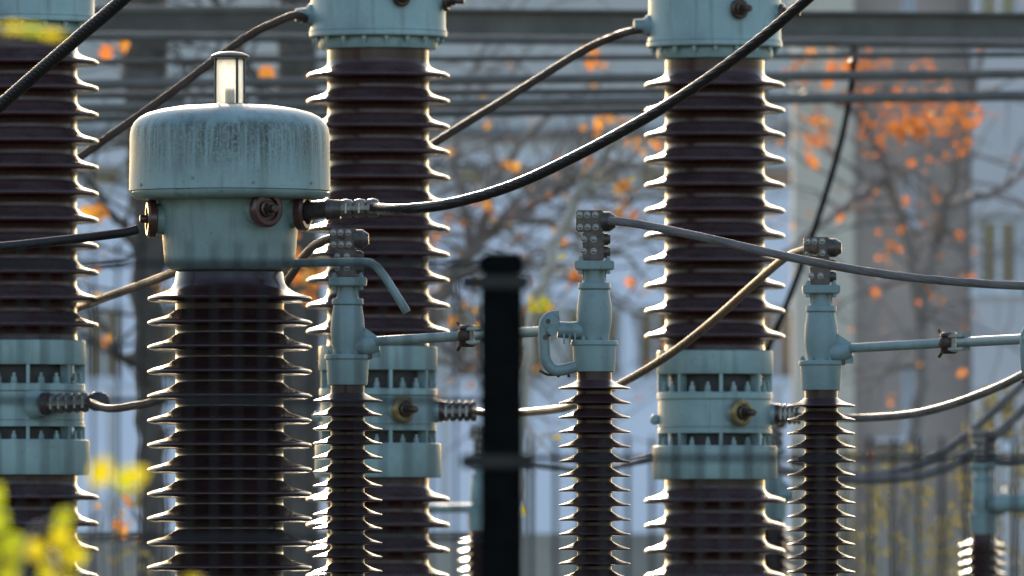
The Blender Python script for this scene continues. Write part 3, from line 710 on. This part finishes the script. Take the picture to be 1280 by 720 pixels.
for k, (x, y) in enumerate(lv):
    o = put('leaf', lm, sh, L3(x, y + (6 if y > 100 else 0), rnd.uniform(-.25, .25)) + Vector((-.02, 0, .012)))
    if y < 100: o.rotation_euler = (R(80), rnd.uniform(-.1, .1), rnd.uniform(-.2, .2)); o.scale = (.9, .38, .6)
    else: o.rotation_euler = (R(rnd.uniform(55, 115)), R(rnd.uniform(-180, 180)), R(rnd.uniform(-35, 35)))
    if y >= 100: o.scale = [rnd.uniform(.8, 1.1)]*3

# ------------------------------------------------------------------ trees behind
def branch_tree(name, label, base, limbs, trunk_r, twigs, leaf, nleaf, leaf_size, seed, bark, group=None, leaf_pts=None, cat='tree', twig_len=(.6, 1.6)):
    """limbs: lists of (px, py, d, radius); twigs grow off them"""
    rn = random.Random(seed)
    o = thing(name, label, cat, base, group)
    t = None; allpts = []
    for k, lb in enumerate(limbs):
        ctrl = [P(*p[:3]) - o.location for p in lb]; 
        if k == 0: ctrl[0] = Vector((0, 0, 0))
        pts = spline(ctrl, 8); nr = len(pts); rad = []
        for i in range(nr):
            u = i/(nr-1)*(len(lb)-1); j = min(int(u), len(lb)-2); rad.append(lb[j][3] + (lb[j+1][3] - lb[j][3])*(u - j))
        pts = [p + Vector((rn.gauss(0, .012), rn.gauss(0, .02), rn.gauss(0, .012))) for p in pts]
        ob = MB().sweep(pts, rad, 10).build('trunk' if k == 0 else 'limb', bark, o, smooth=70)
        allpts += [(p, r) for p, r in zip(pts, rad) if r < .16]
    mb = MB(); ends = []
    for k in range(twigs):
        p, r = rn.choice(allpts)
        dirn = Vector((rn.gauss(0, 1), rn.gauss(0, .5), rn.gauss(.1, .6))).normalized(); Lb = rn.uniform(*twig_len)
        pts = [p]; dd = dirn
        for i in range(6):
            dd = (dd + Vector((rn.gauss(0, .16), rn.gauss(0, .16), rn.gauss(-.03, .16)))).normalized(); pts.append(pts[-1] + dd*Lb/6)
        r0 = min(r*.6, .012); mb.sweep(pts, [r0*(1 - .8*i/6) + .002 for i in range(7)], 5)
        ends += pts[2:]
        for q in range(2):
            j = rn.randint(2, 5); p2 = pts[j]; d2 = (dd + Vector((rn.gauss(0, .7), rn.gauss(0, .4), rn.gauss(0, .6)))).normalized(); pp = [p2]
            for i in range(4):
                d2 = (d2 + Vector((rn.gauss(0, .2), rn.gauss(0, .2), rn.gauss(0, .2)))).normalized(); pp.append(pp[-1] + d2*Lb*.11)
            mb.sweep(pp, [r0*.45*(1 - .7*i/4) + .0015 for i in range(5)], 4); ends += pp[1:]
    tw = mb.build('twigs', bark, o); tw['kind'] = 'stuff'
    fm = MB()
    spots = []
    if leaf_pts:
        for px, py, d, sp, cnt in leaf_pts:
            for i in range(int(cnt*1.6)): spots.append(P(px + rn.gauss(0, sp[0]), py + rn.gauss(0, sp[1]), d + rn.gauss(0, .5)) - o.location)
    while len(spots) < nleaf: spots.append(rn.choice(ends) + Vector((rn.gauss(0, .05), rn.gauss(0, .05), rn.gauss(-.03, .05))))
    for p in spots:
        sz = leaf_size*rn.choice((.5, .7, .9, 1.1, 1.45))*rn.uniform(.85, 1.15); q = Quaternion((rn.gauss(0,1), rn.gauss(0,1), rn.gauss(0,1), rn.gauss(0,1))).normalized()
        v = [(-.5,0,0), (-.2,.36,.06), (.2,.34,.06), (.55,0,0), (.2,-.34,.06), (-.2,-.36,.06)]
        fm.add([p + q @ (Vector(c)*sz) for c in v], [(0,1,2,3), (0,3,4,5)])
    if spots:
        fo = fm.build('foliage', leaf, o, smooth=0); fo['kind'] = 'stuff'
    return o
def gb_(px, d): return Vector((X(px, d), d, 0))
# orange tree on the right
branch_tree('maple_tree', 'orange leaved tree in front of the brown brick building', gb_(1120, 95),
    [[(1120, 1100, 95, .08), (1125, 720, 95, .06), (1150, 480, 95, .05), (1140, 330, 95, .045), (1105, 210, 95, .04), (1075, 140, 95, .035), (1050, 20, 95, .025)],
     [(1148, 400, 95, .06), (1185, 250, 95, .04), (1215, 130, 95, .03), (1230, 20, 95, .02)],
     [(1110, 220, 95, .045), (1040, 270, 94.5, .03), (960, 330, 94, .015)],
     [(1075, 140, 95, .04), (1020, 120, 95, .025), (950, 130, 95, .012)],
     [(1180, 260, 95, .035), (1240, 240, 95.5, .03), (1300, 200, 96, .02)]], .12, 70, M['orange_leaf'], 560, .068, 11, M['twig'],
    leaf_pts=[(1010, 85, 94, (12, 12), 14), (1075, 85, 94, (22, 10), 34), (1120, 118, 94, (40, 9), 34), (1160, 82, 94, (12, 9), 14), (1020, 165, 94, (14, 22), 34), (1110, 165, 94, (18, 14), 30), (1155, 150, 94, (26, 18), 70), (1200, 160, 94, (16, 18), 34), (1070, 255, 94, (40, 25), 7), (1115, 300, 94, (12, 14), 9), (1165, 370, 94, (10, 5), 4), (1090, 330, 94, (25, 20), 6), (1240, 45, 94, (30, 25), 8)])
# centre tree, few leaves, many twigs
branch_tree('bare_tree', 'nearly bare tree with thin drooping branches and a few orange leaves', gb_(470, 90),
    [[(470, 1200, 90, .17), (470, 720, 90, .14), (500, 520, 90, .1), (530, 410, 90, .08), (585, 320, 90, .06), (640, 270, 90, .045), (720, 225, 89.5, .03), (800, 190, 89, .015)],
     [(560, 350, 90, .06), (620, 330, 89.5, .035), (700, 335, 89, .02), (790, 380, 89, .01)],
     [(600, 300, 90, .05), (620, 220, 90, .035), (680, 150, 90, .025), (760, 90, 90, .012)],
     [(530, 410, 90, .05), (600, 460, 89.6, .03), (660, 430, 89.3, .02), (720, 410, 89, .01)],
     [(640, 270, 90, .04), (720, 290, 89.5, .025), (800, 330, 89, .012)],
     [(590, 315, 90, .04), (570, 200, 90, .03), (590, 90, 90, .018), (640, 20, 90, .01)],
     [(720, 225, 89.5, .03), (770, 250, 89, .02), (840, 240, 89, .01)]], .2, 150, M['orange_leaf'], 260, .072, 5, M['twig'],
    leaf_pts=[(640, 210, 88, (5, 5), 4), (612, 262, 88, (5, 4), 5), (735, 212, 88, (10, 10), 5), (775, 245, 88, (10, 12), 7), (740, 70, 88, (8, 5), 7), (745, 95, 88, (10, 15), 5), (672, 380, 88, (10, 8), 9), (735, 320, 88, (8, 10), 6), (800, 355, 88, (8, 8), 4), (800, 180, 88, (10, 8), 6), (755, 150, 88, (20, 5), 6), (690, 460, 88, (10, 6), 4)])
# left trees
branch_tree('street_tree', 'dark trunked tree standing behind the domed transformer', gb_(190, 82),
    [[(190, 1250, 82, .2), (190, 720, 82, .1), (188, 500, 82, .1), (187, 300, 82, .12), (183, 160, 82, .155), (180, 60, 82, .17), (178, -60, 82, .16)],
     [(186, 330, 82, .05), (150, 280, 81.8, .035), (118, 240, 81.6, .02), (80, 180, 81.5, .01)],
     [(190, 480, 82, .05), (168, 455, 81.8, .03), (140, 438, 81.6, .025), (112, 422, 81.5, .018), (70, 400, 81.4, .01)],
     [(182, 180, 82, .06), (240, 100, 82, .04), (290, 60, 82, .03), (330, 20, 82, .015)]], .2, 60, M['orange_leaf'], 40, .1, 21, M['bark'],
    leaf_pts=[(122, 262, 80, (9, 8), 9), (135, 33, 80, (6, 4), 5), (152, 60, 80, (4, 4), 2), (128, 430, 80, (5, 5), 3), (330, 88, 80, (6, 5), 4), (205, 360, 80, (7, 10), 5), (385, 345, 80, (10, 14), 14), (372, 300, 80, (10, 10), 4), (150, 640, 80, (15, 25), 8), (120, 345, 80, (10, 20), 3)])
branch_tree('street_tree', 'second dark trunk between the transformer tank and a tall column', gb_(372, 86),
    [[(372, 1250, 86, .2), (372, 720, 86, .17), (374, 400, 86, .16), (372, 100, 86, .15), (370, -60, 86, .13)],
     [(373, 250, 86, .06), (340, 150, 86, .04), (300, 60, 86, .025), (260, -10, 86, .01)]], .2, 40, M['orange_leaf'], 8, .1, 22, M['bark'])
branch_tree('birch_sapling', 'thin pale curved sapling stem leaning beside the crank post', gb_(640, 72),
    [[(640, 1400, 72, .055), (641, 720, 72, .046), (646, 560, 72, .042), (662, 420, 72, .038), (690, 320, 72, .036), (725, 240, 72, .032), (770, 180, 72, .026), (830, 130, 72, .015)]], .04, 14, M['yellow_leaf'], 20, .09, 31, M['birch'], twig_len=(.2, .6),
    leaf_pts=[(675, 378, 71, (6, 5), 5), (668, 385, 71, (5, 4), 3)])
# bushes
def bush(px, d, wpx, ytop, label, n, seed):
    rn = random.Random(seed); o = thing('bush', label, 'bush', gb_(px, d), 'yellowing bushes by the buildings')
    k = d/F; H = Z(ytop, d); st_ = MB(); fm = MB()
    for i in range(26):
        a = rn.uniform(-1, 1); p = [Vector((0,0,0)), Vector((a*wpx*k*.25, rn.gauss(0,.2), H*.45)), Vector((a*wpx*k*.5, rn.gauss(0,.3), H*rn.uniform(.75, .98)))]
        st_.sweep(spline(p, 5), [.02*(1 - .8*j/10) for j in range(11)], 5)
    so = st_.build('stems', M['twig'], o); so['kind'] = 'stuff'
    for i in range(n):
        a = rn.uniform(-1, 1); h = H*(1 - .35*a*a)*(1 - abs(rn.gauss(0, .3)))
        if h < .4: continue
        p = Vector((a*wpx*k*.5, rn.gauss(0, .45), h)); sz = .07*rn.uniform(.6, 1.4); q = Quaternion((rn.gauss(0,1), rn.gauss(0,1), rn.gauss(0,1), rn.gauss(0,1))).normalized()
        v = [(-.5,0,0), (-.2,.34,.06), (.2,.32,.06), (.55,0,0), (.2,-.32,.06), (-.2,-.34,.06)]
        fm.add([p + q @ (Vector(c)*sz) for c in v], [(0,1,2,3), (0,3,4,5)])
    fo = fm.build('foliage', M['bush_leaf'], o, smooth=0); fo['kind'] = 'stuff'
bush(1130, 80, 160, 555, 'loose yellow bush in front of the brown brick wall', 380, 1)
bush(1250, 84, 180, 480, 'taller yellow bush behind the far post insulator', 560, 2)
bush(1060, 92, 90, 545, 'narrow yellow bush beside the pale corner pier', 220, 3)
bush(160, 78, 110, 600, 'thin olive bush at the foot of the dark trunk', 160, 4)

# ------------------------------------------------------------------ buildings behind
def window(parent, x0, x1, z0, z1, y, bars=1, fr=.06, pane='pane', depth=.12):
    f = MB(); cx = (x0+x1)/2; cz = (z0+z1)/2
    f.box((x0+fr/2, y - .02, cz), (fr, .14, z1-z0)); f.box((x1-fr/2, y - .02, cz), (fr, .14, z1-z0))
    f.box((cx, y - .02, z0+fr/2), (x1-x0-2*fr-.004, .14, fr)); f.box((cx, y - .02, z1-fr/2), (x1-x0-2*fr-.004, .14, fr))
    for k in range(bars):
        f.box((x0 + (x1-x0)*(k+1)/(bars+1), y - .015, cz), (fr*.8, .12, z1-z0-2*fr-.004))
    wo = f.build('window', M['frame'], parent, smooth=0)
    MB().box((cx, y + .03, cz), (x1-x0-2*fr-.003, .02, z1-z0-2*fr-.003)).build('pane', M[pane], wo, smooth=0)
    MB().box((cx, y - .1, z0 - .035), (x1-x0+.12, .3, .06)).build('sill', M['frame'], wo, smooth=0)
YH = 150; kh = YH/F
hou = thing('white_building', 'pale rendered building with ribbon windows behind the bare tree', 'building', (0, YH, 0))
def zh(py): return Z(py, YH)
def xh(px): return X(px, YH)
def slab(name, px0, px1, z0, z1, y0, y1, m, par): return MB().box(((xh(px0)+xh(px1))/2, (y0+y1)/2, (z0+z1)/2), (xh(px1)-xh(px0), y1-y0, z1-z0)).build(name, m, par, smooth=0)
slab('wall', -300, 1010, 0, zh(478), 0, .4, M['render'], hou)
slab('wall', -300, 1010, zh(383), zh(238), 0, .4, M['render'], hou)
slab('wall', -300, 1010, zh(206), zh(168), -.05, .4, M['render'], hou)
slab('wall', -300, 1010, zh(160), zh(-260), .3, .7, M['greywall'], hou)
slab('eave', -300, 1010, zh(168), zh(160), -.5, .6, M['roofgrey'], hou)
slab('back_wall', -300, 1010, 0, zh(-260), .75, 6, M['greywall'], hou)
x = -290
k = 0
while x < 1000:
    wpx = (58, 74, 50)[k % 3]
    window(hou, xh(x), xh(x + wpx), zh(477), zh(384), .22, 1)
    window(hou, xh(x), xh(x + wpx), zh(237.6), zh(206.4), .22, 0)
    slab('pier', x + wpx + .5, x + wpx + 15.5, zh(477.8), zh(383.2), .02, .38, M['render'] if k % 2 else M['greywall'], hou)
    slab('pier', x + wpx + .5, x + wpx + 15.5, zh(237.8), zh(206.2), .02, .38, M['greywall'], hou)
    x += wpx + 16; k += 1
for px in range(-280, 1000, 104):
    slab('cladding_joint', px, px + 8, .1, zh(482), -.035, -.001, M['greywall'], hou)
YK = 117
ap = thing('apartment_building', 'brown brick apartment building with pale corner pier and lavender bay', 'building', (0, YK, 0))
def zk(py): return Z(py, YK)
def xk(px): return X(px, YK)
def slk(name, px0, px1, z0, z1, y0, y1, m): return MB().box(((xk(px0)+xk(px1))/2, (y0+y1)/2, (z0+z1)/2), (xk(px1)-xk(px0), y1-y0, z1-z0)).build(name, m, ap, smooth=0)
slk('corner_pier', 990, 1066, 0, zk(-250), -.5, .1, M['plaster'])
# brick wall with openings for the slim windows
slk('wall', 1066.5, 1128, 0, zk(-250), 0, .4, M['brick']); slk('wall', 1144, 1211, 0, zk(-250), 0, .4, M['brick'])
for a_, b_ in ((720, 548), (460, 280), (215, 20)): slk('wall', 1128.1, 1143.9, 0 if a_ == 720 else zk(a_), zk(b_), .002, .398, M['brick'])
slk('wall', 1128.1, 1143.9, zk(-60), zk(-250), .002, .398, M['brick'])
for y0, y1 in ((548, 460), (280, 215), (20, -60)): window(ap, xk(1128.3), xk(1143.7), zk(y0) + .01, zk(y1) - .01, .12, 0, .035, 'sky_pane')  # pale pane colour stands in for the sky reflected in the glass
slk('ledge', 1092, 1143, zk(553), zk(548.5), -.25, -.003, M['frame'])
slk('bay_wall', 1211.5, 1420, 0, zk(562), -.8, -.4, M['lavender']); slk('bay_wall', 1211.5, 1420, zk(488), zk(366), -.8, -.4, M['lavender'])
slk('bay_wall', 1211.5, 1420, zk(272), zk(60), -.8, -.4, M['lavender']); slk('bay_wall', 1211.5, 1420, zk(-20), zk(-250), -.8, -.4, M['lavender'])
for y0, y1 in ((562, 488), (366, 272), (60, -20)):
    for px in (1216, 1284, 1352): window(ap, xk(px), xk(px + 58), zk(y0) + .01, zk(y1) - .01, -.6, 1, .07)
    for px in (1211.6, 1274.5, 1342.5, 1410.5): slk('pier', px, px + 9, zk(y0) + .004, zk(y1) - .004, -.79, -.41, M['lavender'])
slk('back_wall', 1066.5, 1420, 0, zk(-250), .45, 5, M['greywall'])
slk('roof', 985, 1425, zk(-250) + .01, zk(-262), -.9, 5.2, M['roofgrey'])
M['gardenwall'] = simple('garden_wall_concrete', (.3, .27, .24), .9, 0, .25, 1.2)
gw = MB().box((X(560, 104), 104, Z(667, 104)/2), (X(1000, 104) - X(-300, 104), .25, Z(667, 104))).build('garden_wall', M['gardenwall'], smooth=0)
tag(gw, 'low dark concrete wall along the foot of the pale building', 'wall')
